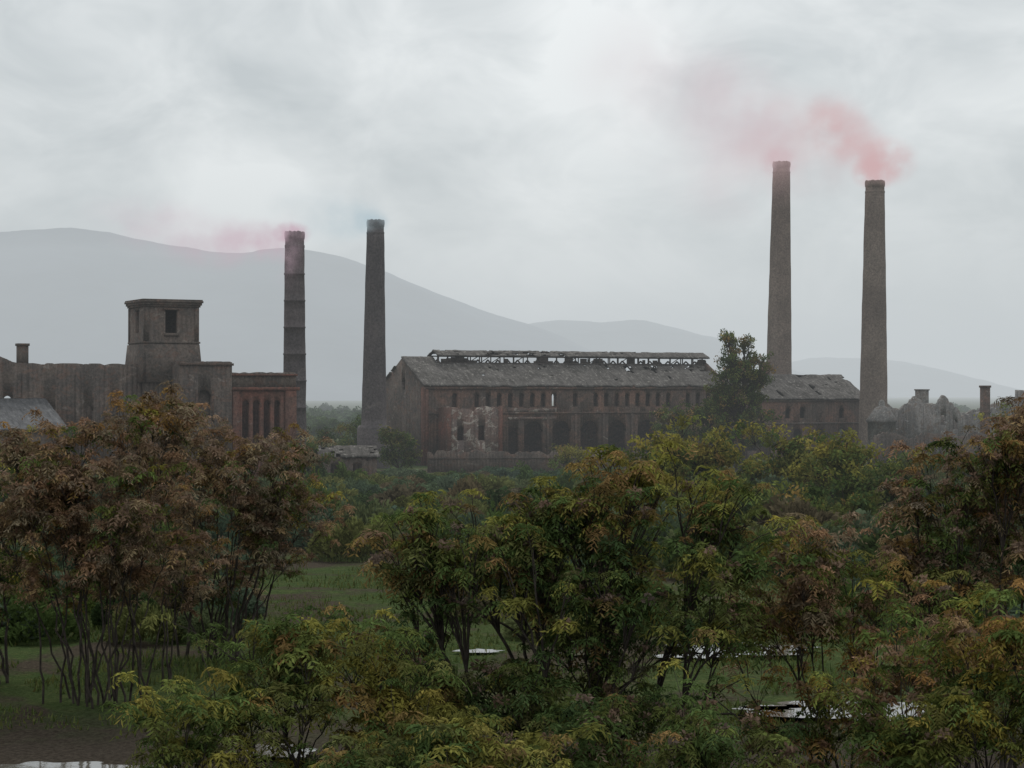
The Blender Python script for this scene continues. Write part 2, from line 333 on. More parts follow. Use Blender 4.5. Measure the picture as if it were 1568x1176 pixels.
mb=MB(); mb.box(2.65,8.65,-3.15,-3.004,12.75,13.0); mb.box(4.5,4.75,-3.1,-3.004,6.9,10.2); mb.box(6.25,6.5,-3.1,-3.004,6.9,10.2); mb.obj('middle_block_trim',M_brick,lc)
mb=MB()
ops=[(9.7,10.5,4.6,9.1,True),(10.9,11.7,4.6,9.1,True),(12.1,12.9,4.6,9.1,True),(13.3,14.0,4.6,9.1,True)]
wall(mb,8.52,15.8,-2.8,.6,10.3,ops); wall(mb,-2.18,7,15.2,.6,10.3,[(0,1.2,4.6,9,True),(3,4.2,4.6,9,True)],axis='y')
wall(mb,8.52,15.18,6.4,.6,10.3,[(11.6,12.4,3.6,9.0,True)])
mb.obj('red_block_lower_walls',M_red,lc)
mb=MB(); wall(mb,8.52,15.8,-2.75,.5,12.1,[],z0=10.3,jag=.3,seed=15); wall(mb,-2.2,7,15.25,.5,12.1,[],z0=10.3,axis='y',jag=.5,seed=16)
wall(mb,8.52,15.2,6.4,.5,12.0,[],z0=10.3); mb.obj('red_block_attic',M_stone,lc)
mb=MB(); mb.box(8.53,16.1,-3.1,-2.804,10.15,10.5); mb.box(8.53,15.9,-3.0,-2.755,11.7,11.9); mb.box(14.5,15.75,-3.05,-2.805,0,10.14); mb.box(8.6,9.3,-3.0,-2.805,0,10.14)
mb.box(9.35,14.45,-2.98,-2.805,4.1,4.4)
mb.obj('red_block_trim',M_red,lc)
roof('red_block_roof',8.6,15.2,-2.3,11.6,6.3,11.7,M_roof,lc,lambda x,v:.1,41)
# ---------------------------------------------------------------- right ruins
def ruin(name,px,d,length,depth,top,ops,mat,rz=TH,jag=1.2,seed=0,side=True):
    p=P(px,600,d); e=empty(name,(p[0],p[1],0),rz); mb=MB()
    wall(mb,0,length,0,.5,top,ops,jag=jag,seed=seed,cw=.3)
    wall(mb,0,length,depth,.5,lambda x:cast(top)(x)*.9,[(a+.8,b_+.8,c-.4,e_+.3,f) for a,b_,c,e_,f in ops],jag=jag,seed=seed+2,cw=.3)
    if side:
        wall(mb,.52,depth-.02,0,.5,cast(top)(0),[],axis='y',jag=jag,seed=seed+3,cw=.3)
        wall(mb,.52,depth-.02,length-.5,.5,cast(top)(length),[],axis='y',jag=jag,seed=seed+4,cw=.3)
    mb.obj('walls',mat,e); return e
ruin('ruined_outbuilding',1328,300,6.5,6,lambda x:7.4,[(1.5,2.7,4.2,6,True),(4,5,4.2,6,True)],M_stone,jag=1.2,seed=51)
e=ruin('ruined_cottage',1378,282,6.2,7,lambda x:7.3+2.2*(1-abs(x-3.0)/3.1),[(1.2,2.4,5.0,6.8,True),(3.6,4.8,5.0,6.8,True)],M_grey,jag=.9,seed=61)
mb=MB(); mb.box(4.7,6.3,1,2.2,7.2,10.2); mb.box(4.6,6.4,.9,2.3,10.202,10.4); mb.obj('chimney_stack',M_grey,e)
ruin('ruined_cottage',1432,276,5.6,7,lambda x:6.4+3.2*(1-abs(x-1.6)/4.2),[(1.0,2.0,5.2,6.6,False),(3.3,4.2,4.6,6.0,True)],M_grey,jag=1.1,seed=71)
ruin('ruined_wall',1340,262,16,.6,lambda x:4.2+.4*math.sin(x),[(3,4,1.5,3,True),(8,9.4,1,3,True)],M_stone,rz=.1,jag=1.2,seed=81,side=False)
p=P(1508,600,270); e=empty('brick_gatepost',(p[0],p[1],0),TH); mb=MB(); mb.box(0,1.0,0,1.0,0,10.6); mb.box(-.1,1.1,-.1,1.1,10.602,10.9); mb.box(-.08,1.08,-.08,1.08,7,7.2); mb.obj('post',M_brick,e)
ruin('ruined_outbuilding',1492,285,14,6,lambda x:6.8+.25*x,[(2,3,4,5.5,True),(6,7,4.4,6,True)],M_grey,jag=1.0,seed=91)
p=P(1350,600,275); prof=[(2.0,0),(2.0,5.6),(2.2,5.65),(2.2,5.95),(1.8,6.5),(1.3,7.3),(.8,7.8),(.45,8.0),(.45,8.5),(.3,8.8),(0.02,8.9)]
def lathe(prof,n=32,lean=(0,0),jit=0):
    V=[];Fq=[]
    zt=prof[-1][1]
    for j,(r,z) in enumerate(prof):
        for i in range(n):
            a=2*math.pi*i/n; rr=r+(jit*noise.noise(Vector((math.cos(a)*3,math.sin(a)*3,z*.4))) if jit else 0)
            V.append((rr*math.cos(a)+lean[0]*z/zt,rr*math.sin(a)+lean[1]*z/zt,z+ (jit*4*noise.noise(Vector((math.cos(a)*4,math.sin(a)*4,1))) if (jit and j in (len(prof)-1,len(prof)-2)) else 0)))
    for j in range(len(prof)-1):
        for i in range(n):
            Fq.append((j*n+i,j*n+(i+1)%n,(j+1)*n+(i+1)%n,(j+1)*n+i))
    return V,Fq
V,Fq=lathe(prof,24); o=link(bpy.data.objects.new('domed_kiln',npmesh('domed_kiln',V,Fq,M_grey))); o.location=(p[0],p[1],0)
p=P(655,600,236); e=empty('yard_wall',(p[0],p[1],0),.12); mb=MB(); wall(mb,0,34,0,.5,lambda x:2.7+.1*math.sin(x*.4),[],jag=.9,seed=101,cw=.4); mb.obj('wall',M_stone,e)
mb=MB(); mb.box(0,34,-.1,.6,1.7,1.8); mb.obj('coping',M_stone,e)
p=P(492,600,205); e=empty('ruined_shed',(p[0],p[1],0),.2); mb=MB(); wall(mb,0,6,0,.4,3.0,[(1,2,1,2.2,False),(3.4,4.4,.5,2.2,False)],jag=.6,seed=111); wall(mb,0,6,5,.4,3.0,[],jag=.4,seed=112); mb.obj('walls',M_stone,e)
roof('roof',-.3,6.3,-.3,3.0,2.6,4.1,M_roof,e,lambda x,v:.2,113); roof('roof_back',-.3,6.3,5.6,3.0,2.6,4.1,M_roof,e,lambda x,v:.2,114)
# ---------------------------------------------------------------- chimneys
def chimney(px,top,d,wt,wb,mat,leanpx=0,ped=0,bands=0,name='brick_chimney'):
    p=P(px,600,d); zt=CH-(top-HZ)/F*d; s=d/F; rt=wt*s/2; rb=wb*s/2
    prof=[]
    if ped: prof+=[(rb*1.25,-.2),(rb*1.25,ped),(rb*1.12,ped+.4)]
    nb=26
    zs=ped+.42 if ped else -.2
    for i in range(nb+1):
        z=zs+(zt-1.9-zs)*i/nb; r=rb+(rt-rb)*((z)/zt)
        prof.append((r,z))
        if bands and i%bands==bands-1 and i<nb: prof+=[(r+.05,z+.02),(r+.05,z+.2),(r-.01,z+.22)]
    prof+=[(rt*1.02,zt-1.88),(rt*1.05,zt-1.8),(rt*1.05,zt-1.55),(rt*1.0,zt-1.52),(rt*1.0,zt-.9),(rt*1.04,zt-.86),(rt*1.07,zt-.5),(rt*1.07,zt-.25),(rt*1.02,zt)]
    V,Fq=lathe(prof,40,lean=(leanpx*s,0),jit=.055)
    n=40; b0=len(V)
    last=[V[-n+i] for i in range(n)]
    cx=leanpx*s
    V+=[((v[0]-cx)*.7+cx,v[1]*.7,v[2]-.03) for v in last]; V+=[((v[0]-cx)*.7+cx,v[1]*.7,v[2]-6) for v in last]
    for i in range(n):
        j=(i+1)%n; Fq.append((b0-n+i,b0-n+j,b0+j,b0+i)); Fq.append((b0+i,b0+j,b0+n+j,b0+n+i))
    o=link(bpy.data.objects.new(name,npmesh(name,V,Fq,mat,smooth=False))); o.location=(p[0],p[1],0); return o
chimney(451,355,222,29,38,M_chd,bands=3)
chimney(572,337,250,26,41,M_chd,leanpx=3,ped=5.2)
chimney(1191,248,305,26,44,M_ch,leanpx=6)
chimney(1337,277,286,29,46,M_ch,leanpx=3)
# ---------------------------------------------------------------- vegetation
def norm(v): return v/(np.linalg.norm(v,axis=-1,keepdims=True)+1e-9)
def kmeans(pts,k,it=6):
    c=pts[rng.choice(len(pts),k,replace=False)].copy()
    for _ in range(it):
        dd=((pts[:,None]-c[None])**2).sum(-1); a=dd.argmin(1)
        for i in range(k):
            if (a==i).any(): c[i]=pts[a==i].mean(0)
    return c,a
def tubes(p0,c,p1,r0,r1,sides=5,seg=5):
    M=len(p0); t=np.linspace(0,1,seg+1)[None,:,None]
    q=(1-t)**2*p0[:,None]+2*t*(1-t)*c[:,None]+t*t*p1[:,None]
    wob=rng.normal(0,1,(M,seg+1,3))*np.linalg.norm(p1-p0,axis=1)[:,None,None]*.012; wob[:,0]=0; wob[:,-1]=0; q=q+wob
    T=norm(np.gradient(q,axis=1)); ref=np.where(np.abs(T[...,2:3])>.9,np.array([1.,0,0]),np.array([0,0,1.]))
    A=norm(np.cross(T,ref)); B=np.cross(T,A); r=(r0[:,None]+(r1-r0)[:,None]*t[0,:,0][None])[:,:,None,None]
    an=np.linspace(0,2*math.pi,sides,endpoint=False)
    V=q[:,:,None]+r*(A[:,:,None]*np.cos(an)[None,None,:,None]+B[:,:,None]*np.sin(an)[None,None,:,None])
    ix=np.arange(M*(seg+1)*sides).reshape(M,seg+1,sides); n_=np.roll(ix,-1,2)
    Fq=np.stack([ix[:,:-1],n_[:,:-1],n_[:,1:],ix[:,1:]],-1).reshape(-1,4)
    return V.reshape(-1,3),Fq
def merge(L):
    V=[];Fq=[];o=0
    for v,f in L: V.append(v);Fq.append(f+o);o+=len(v)
    return np.concatenate(V),np.concatenate(Fq)
def rosettes(tips,cols,nleaf,npair,Lf,ll,lw,droop=.75,elev=(.0,1.1)):
    n=len(tips); sc=rng.uniform(.6,1.25,n)
    j=np.arange(nleaf)[None]
    az=2*math.pi*j/nleaf+rng.uniform(0,6.28,(n,1))+rng.normal(0,.35,(n,nleaf))
    el=rng.uniform(elev[0],elev[1],(n,nleaf)); Ls=Lf*sc[:,None]*rng.uniform(.7,1.2,(n,nleaf))
    h=np.stack([np.cos(az),np.sin(az),0*az],-1); lat=np.stack([-np.sin(az),np.cos(az),0*az],-1)
    s=(np.arange(npair)+1.0)/npair; s=s[None,None,:,None]
    up=np.array([0,0,1.])
    pos=tips[:,None,None]+Ls[:,:,None,None]*(s*np.cos(el)[:,:,None,None]*h[:,:,None]+(s*np.sin(el)[:,:,None,None]-droop*s*s)*up)
    tan=norm(np.cos(el)[:,:,None,None]*h[:,:,None]+(np.sin(el)[:,:,None,None]-2*droop*s)*up)
    sg=np.array([-1.,1.])[None,None,None,:,None]
    dirv=norm(sg*lat[:,:,None,None]*.8+tan[:,:,:,None]*.45-up*.35+rng.normal(0,.22,(n,nleaf,npair,2,3)))
    l=ll*sc[:,None,None,None,None]*rng.uniform(.7,1.25,(n,nleaf,npair,2,1)); w=lw*sc[:,None,None,None,None]
    b=pos[:,:,:,None]+0*dirv
    V=np.stack([b,b+dirv*l*.45+tan[:,:,:,None]*w,b+dirv*l,b+dirv*l*.45-tan[:,:,:,None]*w],-2).reshape(-1,3)
    C=cols[:,None,None,None]*rng.uniform(.65,1.35,(n,nleaf,npair,2,1)); C=np.repeat(C.reshape(-1,3),4,0)
    return V,np.arange(len(V)).reshape(-1,4),C
def blobs(cent,cols,nq,rad,size,flat=1.0):
    n=len(cent); off=norm(rng.normal(0,1,(n,nq,3)))*rng.random((n,nq,1))**.45*rad; off[...,2]*=flat
    b=cent[:,None]+off; a=norm(rng.normal(0,1,(n,nq,3))); c=norm(np.cross(a,rng.normal(0,1,(n,nq,3))))
    sz=size*rng.uniform(.6,1.3,(n,nq,1))
    V=np.stack([b-a*sz,b+c*sz*.45,b+a*sz,b-c*sz*.45],-2).reshape(-1,3)
    C=np.repeat((cols[:,None]*rng.uniform(.65,1.35,(n,nq,1))).reshape(-1,3),4,0)
    return V,np.arange(len(V)).reshape(-1,4),C
GREEN=np.array([.092,.132,.042]); DGREEN=np.array([.055,.085,.034]); YEL=np.array([.245,.225,.055]); ORA=np.array([.25,.155,.065]); RUST=np.array([.235,.152,.108]); MAUVE=np.array([.21,.16,.132])
def palette(w,tips,top):
    pal=np.stack([GREEN,DGREEN,YEL,ORA,RUST,MAUVE]); n=len(tips)
    nz=np.array([[noise.noise(Vector(t*.55)+Vector((k*17.3,k*5.1,0))) for k in range(6)] for t in tips])
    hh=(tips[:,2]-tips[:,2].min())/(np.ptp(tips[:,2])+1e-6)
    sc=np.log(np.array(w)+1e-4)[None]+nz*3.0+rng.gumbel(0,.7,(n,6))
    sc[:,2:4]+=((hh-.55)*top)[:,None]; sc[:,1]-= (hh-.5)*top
    k=sc.argmax(1); c=pal[k]*(1-.25)+.25*pal[rng.integers(0,4,n)]
    return c*rng.uniform(.65,1.4,(n,1)),k
def tree(name,px,d,lobes,ntips,w,leaf,nst=4,rtrunk=.09,seeds=0,top=2.0,shell=.42,spread=.5,style='ros',seedsize=.16,cl=(6,.42),gap=-.16):
    """lobes: (px,py,dd,rx,ry,rz,weight)"""
    base=P(px,600,d); base[2]=-.1
    tips=[]; ws=np.array([l[6] for l in lobes],float); ws/=ws.sum()
    for l,wg in zip(lobes,ws):
        k=max(3,int(ntips*wg)); c=P(l[0],l[1],d+l[2]); m=max(2,k//cl[0])
        v=norm(rng.normal(0,1,(m,3)))*(rng.random((m,1))**shell)*rng.uniform(.75,1.3,(m,1))
        sub=c+v*np.array([l[3],l[4],l[5]])
        t=sub[rng.integers(0,m,k)]+rng.normal(0,1,(k,3))*np.array([cl[1],cl[1],cl[1]*.6])
        tips.append(t)
    tips=np.concatenate(tips)
    nn=np.array([noise.noise(Vector(t*.8)) for t in tips]); tips=tips[nn>gap]
    n=len(tips); K2=max(6,n//7); K1=max(4,n//36,min(nst,n//8))
    c2,a2=kmeans(tips,K2,4); c1,a1=kmeans(c2,min(K1,K2),5); K1=len(c1); nst=min(nst,K1); cs,as_=kmeans(c1,nst,8)
    st=base+(cs-base)*np.array([.6,.6,.5]); n1=st[as_]+(c1-st[as_])*.55; n1[:,2]-=.1
    n2=n1[a1]+(c2-n1[a1])*.6
    bases=base+np.concatenate([rng.normal(0,spread,(nst,2)),np.zeros((nst,1))],1)
    many=nst>7
    if many: bases[:,:2]=base[:2]+(st-base)[:,:2]*.6+rng.normal(0,.45,(nst,2))
    def ctl(a,b,f=.5,u=.18,k=.2): 
        m_=a+(b-a)*f; ln=np.linalg.norm(b-a,axis=1,keepdims=True); m_[:,:2]-= (b-a)[:,:2]*k; m_[:,2:]+=ln*u*.4; return m_
    L_=[tubes(bases,ctl(bases,st,k=.05 if many else .2,u=0 if many else .18),st,np.full(nst,rtrunk),np.full(nst,rtrunk*.62),7,7),
        tubes(st[as_],ctl(st[as_],n1),n1,np.full(K1,rtrunk*.55),np.full(K1,rtrunk*.35),5,6),
        tubes(n1[a1],ctl(n1[a1],n2),n2,np.full(K2,rtrunk*.33),np.full(K2,rtrunk*.19),4,5),
        tubes(n2[a2],ctl(n2[a2],tips),tips,np.full(n,rtrunk*.18),np.full(n,rtrunk*.09),3,4)]
    V,Fq=merge(L_); e=empty(name)
    link(bpy.data.objects.new('trunk_and_branches',npmesh('branches',V,Fq,M_bark,smooth=True)),e)
    cols,k=palette(w,tips,top)
    parts=[]
    if style=='ros':
        parts.append(rosettes(tips,cols,*leaf))
        if seeds>0:
            sel=rng.random(len(tips))<seeds; sc_=tips[sel]+np.array([0,0,.03]); 
            cc=(RUST+(MAUVE-RUST)*rng.random((len(sc_),1)))*rng.uniform(.8,1.35,(len(sc_),1))
            parts.append(blobs(sc_,cc,50,seedsize,.05,.75))
    else: parts.append(blobs(tips,cols,*leaf))
    off=0; VV=[];FF=[];CC=[]
    for v,f,c in parts: VV.append(v);FF.append(f+off);CC.append(c);off+=len(v)
    link(bpy.data.objects.new('foliage',npmesh('foliage',np.concatenate(VV),np.concatenate(FF),M_leaf,np.concatenate(CC))),e)
    return e
near=(7,6,.40,.135,.025); mid=(6,5,.44,.18,.034)
# centre tree
tree('ailanthus_tree',850,37,[(960,730,0,1.7,1.5,.5,1.1),(860,780,0,1.9,1.5,.7,1.1),(1090,800,0,1.1,1.2,.8,.8),(790,860,0,2.3,1.8,1.1,1.8),(660,850,-.5,1.1,1.3,.7,.6),(980,930,-1,2.3,1.8,1.5,2.0),(720,990,-1,2.3,1.6,1.3,1.7),(860,1110,-2,3.4,1.6,1.5,2.6)],1500,(1.7,1.0,.5,.35,.06,.04),near,6,.09,seeds=.10,top=2.4)
tree('ailanthus_tree',540,33,[(430,990,0,1.2,1.2,.4,1.0),(560,1050,0,1.5,1.2,.8,1.2),(400,1070,-.5,.9,1.0,.5,.6),(560,1150,-1,2.0,1.1,.7,1.2)],440,(1.6,.3,.5,.12,.02,0),near,5,.06,top=1.0)
tree('ailanthus_tree',270,31,[(262,1085,0,.45,.6,.28,1),(350,1130,0,.7,.6,.4,.9),(265,1150,0,.5,.5,.3,.7)],90,(1,.2,1.3,.2,0,0),near,3,.035,top=1,gap=-.5)
tree('ailanthus_tree',690,29,[(660,1140,0,1.0,.7,.35,1),(560,1175,0,.8,.7,.3,.5),(820,1170,0,1.2,.7,.3,.7)],140,(.9,.2,1.2,.4,0,0),near,3,.035,top=1,gap=-.5)
tree('ailanthus_tree',960,31,[(960,1120,0,1.3,.9,.7,1.2),(1080,1140,0,.9,.9,.5,.8),(860,1160,0,1.2,.9,.4,.6)],260,(1.4,.9,.3,.3,.2,.1),near,4,.045,seeds=.12,top=1)
# right trees
tree('ailanthus_tree',1300,38,[(1240,850,0,1.3,1.2,.7,.8),(1300,930,0,1.8,1.4,1.0,1.4),(1180,960,0,1.3,1.3,1.1,.9),(1390,1040,-.5,2.0,1.5,1.4,1.6),(1200,1120,-1,1.6,1.2,.9,1.1)],600,(.7,.5,.25,.4,.9,.7),near,14,.04,seeds=.32,top=1.0,spread=1.0)
tree('ailanthus_tree',1520,42,[(1530,720,0,1.7,1.6,1.0,1.4),(1430,760,0,1.3,1.4,1.0,1),(1490,860,0,2.1,1.6,1.3,1.6),(1620,800,0,2,1.6,2.0,1.3),(1590,650,0,1.1,1.2,.8,.8),(1400,900,0,1.3,1.2,1.0,.8)],800,(.6,.5,.15,.4,1.1,.8),near,10,.06,seeds=.5,top=1.0,spread=.9)
tree('ailanthus_tree',1500,33,[(1500,980,0,1.3,1.2,.9,1.2),(1430,1080,0,1.4,1.2,.9,1),(1560,1100,0,1.3,1.2,1.1,1),(1350,1150,0,1.0,1,.4,.5)],460,(1.6,.5,.5,.3,.15,0),near,6,.045,seeds=.12,top=1.0)
# left trees
tree('ailanthus_tree',150,61,[(150,690,0,2.3,2.2,1.2,1.2),(60,780,0,2.7,2.2,1.8,1.6),(210,790,-1,2.7,2.2,1.9,1.8),(110,880,0,3.0,2.0,1.2,1.2),(250,630,1,1.1,1.3,.8,.4),(40,680,0,1.2,1.2,.8,.4)],1180,(.4,.35,.1,.35,1.2,1.5),mid,26,.042,seeds=.6,top=.6,spread=1.3,seedsize=.2,cl=(5,.45),gap=-.22)
tree('ailanthus_tree',330,72,[(330,710,0,3.0,2.6,1.6,1.5),(410,780,0,2.5,2.2,1.7,1.4),(310,850,0,3.0,2.4,1.7,1.4),(250,640,0,1.5,1.6,1.1,.5),(450,690,1,1.2,1.6,.7,.3)],1120,(.4,.4,.1,.35,1.2,1.4),mid,22,.048,seeds=.6,top=.6,spread=1.5,seedsize=.2,cl=(5,.48),gap=-.22)
tree('ailanthus_tree',-30,66,[(-10,720,0,1.8,2.0,1.2,1),(-60,830,0,2.5,2.0,1.7,1.5),(20,860,0,1.8,1.8,1.4,1)],420,(1.2,.9,.5,.3,.5,.2),mid,8,.06,seeds=.2,top=1)
tree('ailanthus_tree',265,64,[(262,830,0,.9,.9,2.0,1)],70,(.4,.4,.1,.5,1.2,.8),mid,3,.04,seeds=.5,spread=.2)
farl=(32,.75,.19,.8)
def ft(px,py,d,rx,rz,n,w,name='deciduous_tree',**k):
    s=d/F
    lob=[(px,py,0,rx,rx*.9,rz,1.4),(px-rx*.55/s,py+rz*.8/s,0,rx*.7,rx*.7,rz*.8,.8),(px+rx*.6/s,py+rz*.7/s,0,rx*.75,rx*.7,rz*.8,.9)]
    return tree(name,px,d,lob,n,w,farl,3,.14,style='blob',top=1.2,cl=(5,.5),gap=-.4,**k)
YG=(1,.2,1.0,.1,0,0); DG=(1.2,1.2,.2,.08,0,0)
ft(1070,685,150,3.2,2.0,190,YG); ft(1190,695,158,3.4,2.2,200,YG); ft(1280,700,150,3.0,1.8,180,YG); ft(1010,700,140,2.2,1.6,110,YG)
ft(1340,735,135,2.6,1.8,150,DG); ft(1140,760,128,3.4,2.0,200,DG); ft(1250,780,122,3.2,1.8,190,DG); ft(1235,835,108,2.2,1.2,110,DG)
ft(560,668,262,4.2,2.6,170,DG); ft(500,672,255,3.6,2.2,140,DG); ft(610,672,235,2.4,2.2,110,DG); ft(455,690,190,2.2,1.4,80,DG)
ft(1390,715,190,3,1.6,120,DG); ft(1450,710,200,3,1.2,110,YG); ft(870,694,225,2.2,1.0,60,YG)
ft(20,700,120,2.5,1.6,110,YG); ft(1560,650,210,3.4,2.6,140,YG)
tree('tall_tree',1135,246,[(1130,600,0,3.9,3.4,3.4,2.2),(1135,558,0,2.7,2.4,2.2,1.1),(1128,524,0,1.8,1.5,1.1,.35),(1090,625,0,3.0,2.6,2.4,1.1),(1172,570,0,1.3,1.2,1.4,.25),(1130,660,0,5.4,3.8,3.0,2.0),(1040,645,-3,4.0,3,2.2,1.3)],1150,(.6,1.6,.05,.12,0,.15),(28,.6,.18,1),3,.3,style='blob',top=.3,spread=.3,cl=(5,.5),gap=-.4)
# ---- shrub thicket (instanced variants)
variants=[]
for v in range(8):
    n=2200; R=rng.uniform(1.8,2.4); th=rng.uniform(0,6.28,n); rr=R*np.sqrt(rng.random(n)); 
    lump=np.array([.75+.6*noise.noise(Vector((math.cos(a)*r*.9+v*9,math.sin(a)*r*.9,v))) for a,r in zip(th,rr)])
    hmax=np.sqrt(np.maximum(0,1-(rr/R)**2*.9))*lump; zz=hmax*(rng.random(n)**.4)
    b=np.stack([np.cos(th)*rr,np.sin(th)*rr,zz],-1)
    out=np.stack([np.cos(th)*rr/R*.5,np.sin(th)*rr/R*.5,np.ones(n)*.28],-1)+rng.normal(0,.16,(n,3)); out=norm(out)
    out[:,2]*=.3
    side=norm(np.cross(out,rng.normal(0,1,(n,3)))); l=rng.uniform(.15,.45,(n,1)); w_=rng.uniform(.03,.07,(n,1))
    V=np.stack([b-out*l*.5,b+side*w_,b+out*l*.6,b-side*w_],1).reshape(-1,3)
    basec=[GREEN*.95,DGREEN,np.array([.115,.14,.07]),np.array([.09,.13,.078]),np.array([.13,.145,.055]),DGREEN*1.3,np.array([.13,.11,.07]),np.array([.10,.135,.09])][v]
    nz=np.array([noise.noise(Vector(q*1.4)) for q in b])[:,None]
    C=basec*(1+.7*nz)*rng.uniform(.65,1.4,(n,1))
    variants.append(npmesh('shrub',V,np.arange(4*n).reshape(-1,4),M_leaf,np.repeat(C,4,0)))
def scatter(name,count,f,pmin=1.3,scl=(.75,1.35),pick=None):
    e=empty(name); pts=[]
    tries=0
    while len(pts)<count and tries<count*30:
        tries+=1; q=f()
        if q is None: continue
        x,y,h=q
        if any((x-a)**2+(y-b_)**2<pmin**2 for a,b_ in pts): continue
        pts.append((x,y)); me=variants[random.choice(pick) if pick else random.randrange(8)]
        o=bpy.data.objects.new('shrub_%d'%len(pts),me); s=random.uniform(*scl)
        o.location=(x,y,0); o.scale=(s,s,h); o.rotation_euler=(0,0,random.uniform(0,6.28)); link(o,e)
def fA():
    d=random.uniform(101,232); px=random.uniform(-80,1650)
    if d<114 and 370<px<620: return None
    if d>193 and px<470: return None
    if d>225 and px>640: return None
    hm=min(4.6,10-112*d/F+.2); 
    n_=noise.noise(Vector((px*.008,d*.05,1)))
    return ((px-784)/F*d,d,max(1.2,hm*(.66+.4*n_+random.uniform(-.15,.2))))
scatter('shrub_thicket',410,fA,2.3,(.9,1.5))
def fB():
    d=random.uniform(76,101); px=random.choice([random.uniform(-50,370),random.uniform(640,1650)])
    if 980<px<1250 and d<95: return None
    return ((px-784)/F*d,d,random.uniform(.8,2.3))
scatter('low_shrubs',65,fB,1.6,(.5,1.0))
def fC():
    d=random.uniform(330,900); px=random.uniform(-100,1700); return ((px-784)/F*d,d,random.uniform(3,6))
scatter('distant_trees',180,fC,6,(1.8,3.5),[0,1,3])
# ---------------------------------------------------------------- haze + smoke
def vbox(name,x0,x1,y0,y1,z0,z1,dens,colr):
    mb=MB(); mb.box(x0,x1,y0,y1,z0,z1); m,nt=newmat(name+'_vol')
    ab=N(nt,'ShaderNodeVolumeAbsorption'); ab.inputs['Color'].default_value=(0,0,0,1); ab.inputs['Density'].default_value=dens
    em=N(nt,'ShaderNodeEmission'); em.inputs[0].default_value=c4(colr); em.inputs[1].default_value=dens  # box air glows evenly, standing in for skylight scattered by haze
    ad=N(nt,'ShaderNodeAddShader'); nt.links.new(ab.outputs[0],ad.inputs[0]); nt.links.new(em.outputs[0],ad.inputs[1])
    o=N(nt,'ShaderNodeOutputMaterial'); nt.links.new(ad.outputs[0],o.inputs['Volume'])
    mb.obj(name,m)
HC=(.56,.60,.62)
vbox('haze',-9000,9000,86,520,-30,221,.00032,HC)
vbox('valley_mist',-8900,8900,521,9400,-29,215,.00052,HC)
def smoke(name,puffs,colr,seed):
    e=empty(name)
    for i,(px,py,d,rx,ry,rz,dens,tilt) in enumerate(puffs):
        m,nt=newmat('%s_vol_%d'%(name,i)); tc=N(nt,'ShaderNodeTexCoord').outputs['Object']; g=N(nt,'ShaderNodeNewGeometry').outputs['Position']
        ln=N(nt,'ShaderNodeVectorMath',operation='LENGTH'); nt.links.new(tc,ln.inputs[0])
        mr=N(nt,'ShaderNodeMapRange',interpolation_type='SMOOTHSTEP'); mr.inputs[1].default_value=.98; mr.inputs[2].default_value=.0; mr.inputs[3].default_value=0; mr.inputs[4].default_value=1
        nt.links.new(ln.outputs['Value'],mr.inputs[0])
        ns=noisetex(nt,g,1.5/max(2.0,min(rx,rz)),3,.6)
        n2=N(nt,'ShaderNodeMapRange'); n2.inputs[1].default_value=.34; n2.inputs[2].default_value=.66; nt.links.new(ns,n2.inputs[0])
        mu=N(nt,'ShaderNodeMath',operation='MULTIPLY'); nt.links.new(mr.outputs[0],mu.inputs[0]); nt.links.new(n2.outputs[0],mu.inputs[1])
        m2=N(nt,'ShaderNodeMath',operation='MULTIPLY'); nt.links.new(mu.outputs[0],m2.inputs[0]); m2.inputs[1].default_value=dens
        ab=N(nt,'ShaderNodeVolumeAbsorption'); ab.inputs['Color'].default_value=(0,0,0,1); nt.links.new(m2.outputs[0],ab.inputs['Density'])
        em=N(nt,'ShaderNodeEmission'); em.inputs[0].default_value=c4(colr); nt.links.new(m2.outputs[0],em.inputs[1])  # puffs emit their own colour instead of scattering sky light
        ad=N(nt,'ShaderNodeAddShader'); nt.links.new(ab.outputs[0],ad.inputs[0]); nt.links.new(em.outputs[0],ad.inputs[1])
        o=N(nt,'ShaderNodeOutputMaterial'); nt.links.new(ad.outputs[0],o.inputs['Volume'])
        try: m.cycles.volume_step_rate=2.5
        except Exception: pass
        bpy.ops.mesh.primitive_ico_sphere_add(subdivisions=2,radius=1.03); ob=bpy.context.object; ob.name='puff_%d'%(i+1); ob.data.materials.append(m)
        ob.location=tuple(P(px,py,d)); ob.scale=(rx,ry,rz); ob.rotation_euler=(0,tilt,0); ob.parent=e
smoke('pink_smoke',[(1340,262,286,4.4,3.2,3.4,1.3,0),(1356,246,286,6.0,3.6,4.6,.7,0),(1316,222,287,6.6,4,5.6,.42,.6),(1276,196,288,7.5,4,7,.46,.8),(1225,222,288,15,6,11,.12,0)],(.62,.41,.42),1)
smoke('pink_smoke',[(1192,247,305,4.0,2.8,3.4,1.1,0),(1180,205,305,10,4,8,.24,.4),(1130,180,306,16,6,13,.16,.5),(1030,140,308,24,8,17,.07,.5),(1110,275,306,16,6,11,.06,0)],(.61,.48,.515),2)
smoke('pink_smoke',[(446,357,222,2.8,2.4,1.7,2.2,0),(405,370,223,5.4,3,3.2,.5,.1),(345,372,224,9,4,4.0,.28,-.1),(260,350,226,13,4,5,.14,.2),(441,385,219.5,2.6,1.4,6,.28,0)],(.56,.40,.47),3)
smoke('blue_smoke',[(568,340,250,3.0,2.4,2.2,1.6,0),(540,336,251,6,3,4,.42,0),(490,328,252,10,4,6,.12,0)],(.46,.56,.61),4)
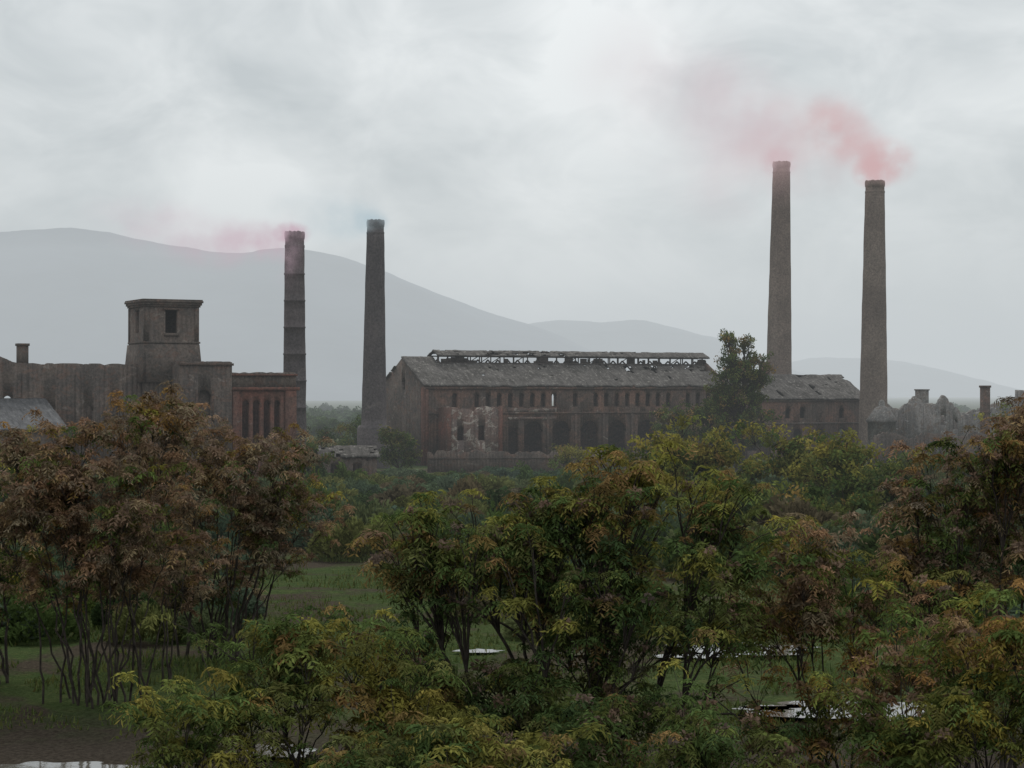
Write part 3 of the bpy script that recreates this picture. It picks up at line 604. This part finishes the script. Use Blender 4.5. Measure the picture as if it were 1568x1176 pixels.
# ---------------------------------------------------------------- world
w=bpy.data.worlds.new('World'); scene.world=w; w.use_nodes=True; nt=w.node_tree; nt.nodes.clear()
SE=math.radians(55)
sky=N(nt,'ShaderNodeTexSky',sky_type='NISHITA'); sky.sun_disc=False; sky.sun_elevation=SE; sky.sun_rotation=0
b1=N(nt,'ShaderNodeBackground'); b1.inputs[1].default_value=.08; nt.links.new(sky.outputs[0],b1.inputs[0])
tc=N(nt,'ShaderNodeTexCoord').outputs['Generated']
n1=noisetex(nt,tc,4.2,5,.55,(1,1,1.9),dist=.7); n2=noisetex(nt,tc,13,4,.6,(1,1,1.7),dist=.5)
mm=N(nt,'ShaderNodeMath',operation='MULTIPLY_ADD'); nt.links.new(n2,mm.inputs[0]); mm.inputs[1].default_value=.5; 
m3=N(nt,'ShaderNodeMath',operation='MULTIPLY'); nt.links.new(n1,m3.inputs[0]); m3.inputs[1].default_value=.5; nt.links.new(m3.outputs[0],mm.inputs[2])
cur=mm.outputs[0]
def glow(px,py,size,amt):
    global cur
    v=np.array([(px-784)/F,1,-(py-HZ)/F]); v=v/np.linalg.norm(v)
    s=N(nt,'ShaderNodeVectorMath',operation='DISTANCE'); nt.links.new(tc,s.inputs[0]); s.inputs[1].default_value=tuple(v)
    r=N(nt,'ShaderNodeMapRange',interpolation_type='SMOOTHERSTEP'); r.inputs[1].default_value=size; r.inputs[2].default_value=0; r.inputs[3].default_value=0; r.inputs[4].default_value=amt
    nt.links.new(s.outputs['Value'],r.inputs[0]); a=N(nt,'ShaderNodeMath',operation='ADD'); nt.links.new(cur,a.inputs[0]); nt.links.new(r.outputs[0],a.inputs[1]); cur=a.outputs[0]
glow(920,60,.07,.24); glow(365,325,.07,.24); glow(850,430,.13,.10)
cl=ramp(nt,cur,.38,.70,(.56,.60,.61),(1.06,1.08,1.07))
b2=N(nt,'ShaderNodeBackground'); b2.inputs[1].default_value=1.0; nt.links.new(cl,b2.inputs[0])
mx=N(nt,'ShaderNodeMixShader'); mx.inputs[0].default_value=.9; nt.links.new(b1.outputs[0],mx.inputs[1]); nt.links.new(b2.outputs[0],mx.inputs[2])
wo=N(nt,'ShaderNodeOutputWorld'); nt.links.new(mx.outputs[0],wo.inputs[0])
sd=bpy.data.lights.new('sun','SUN'); sd.energy=1.4; sd.angle=math.radians(25); sd.color=(1,.97,.92)
so=link(bpy.data.objects.new('sun',sd)); so.rotation_euler=(-(math.pi/2-SE),0,0); so.location=(0,0,200)
# camera
cd=bpy.data.cameras.new('camera'); cd.sensor_width=36; cd.lens=18/math.tan(math.radians(15)); cd.clip_end=20000; cd.clip_start=.5
co=link(bpy.data.objects.new('camera',cd)); co.location=(0,0,CH); co.rotation_euler=(math.radians(90)+math.atan(12/F),0,0); scene.camera=co
scene.view_settings.view_transform='Standard'; scene.view_settings.look='None'; scene.view_settings.exposure=0
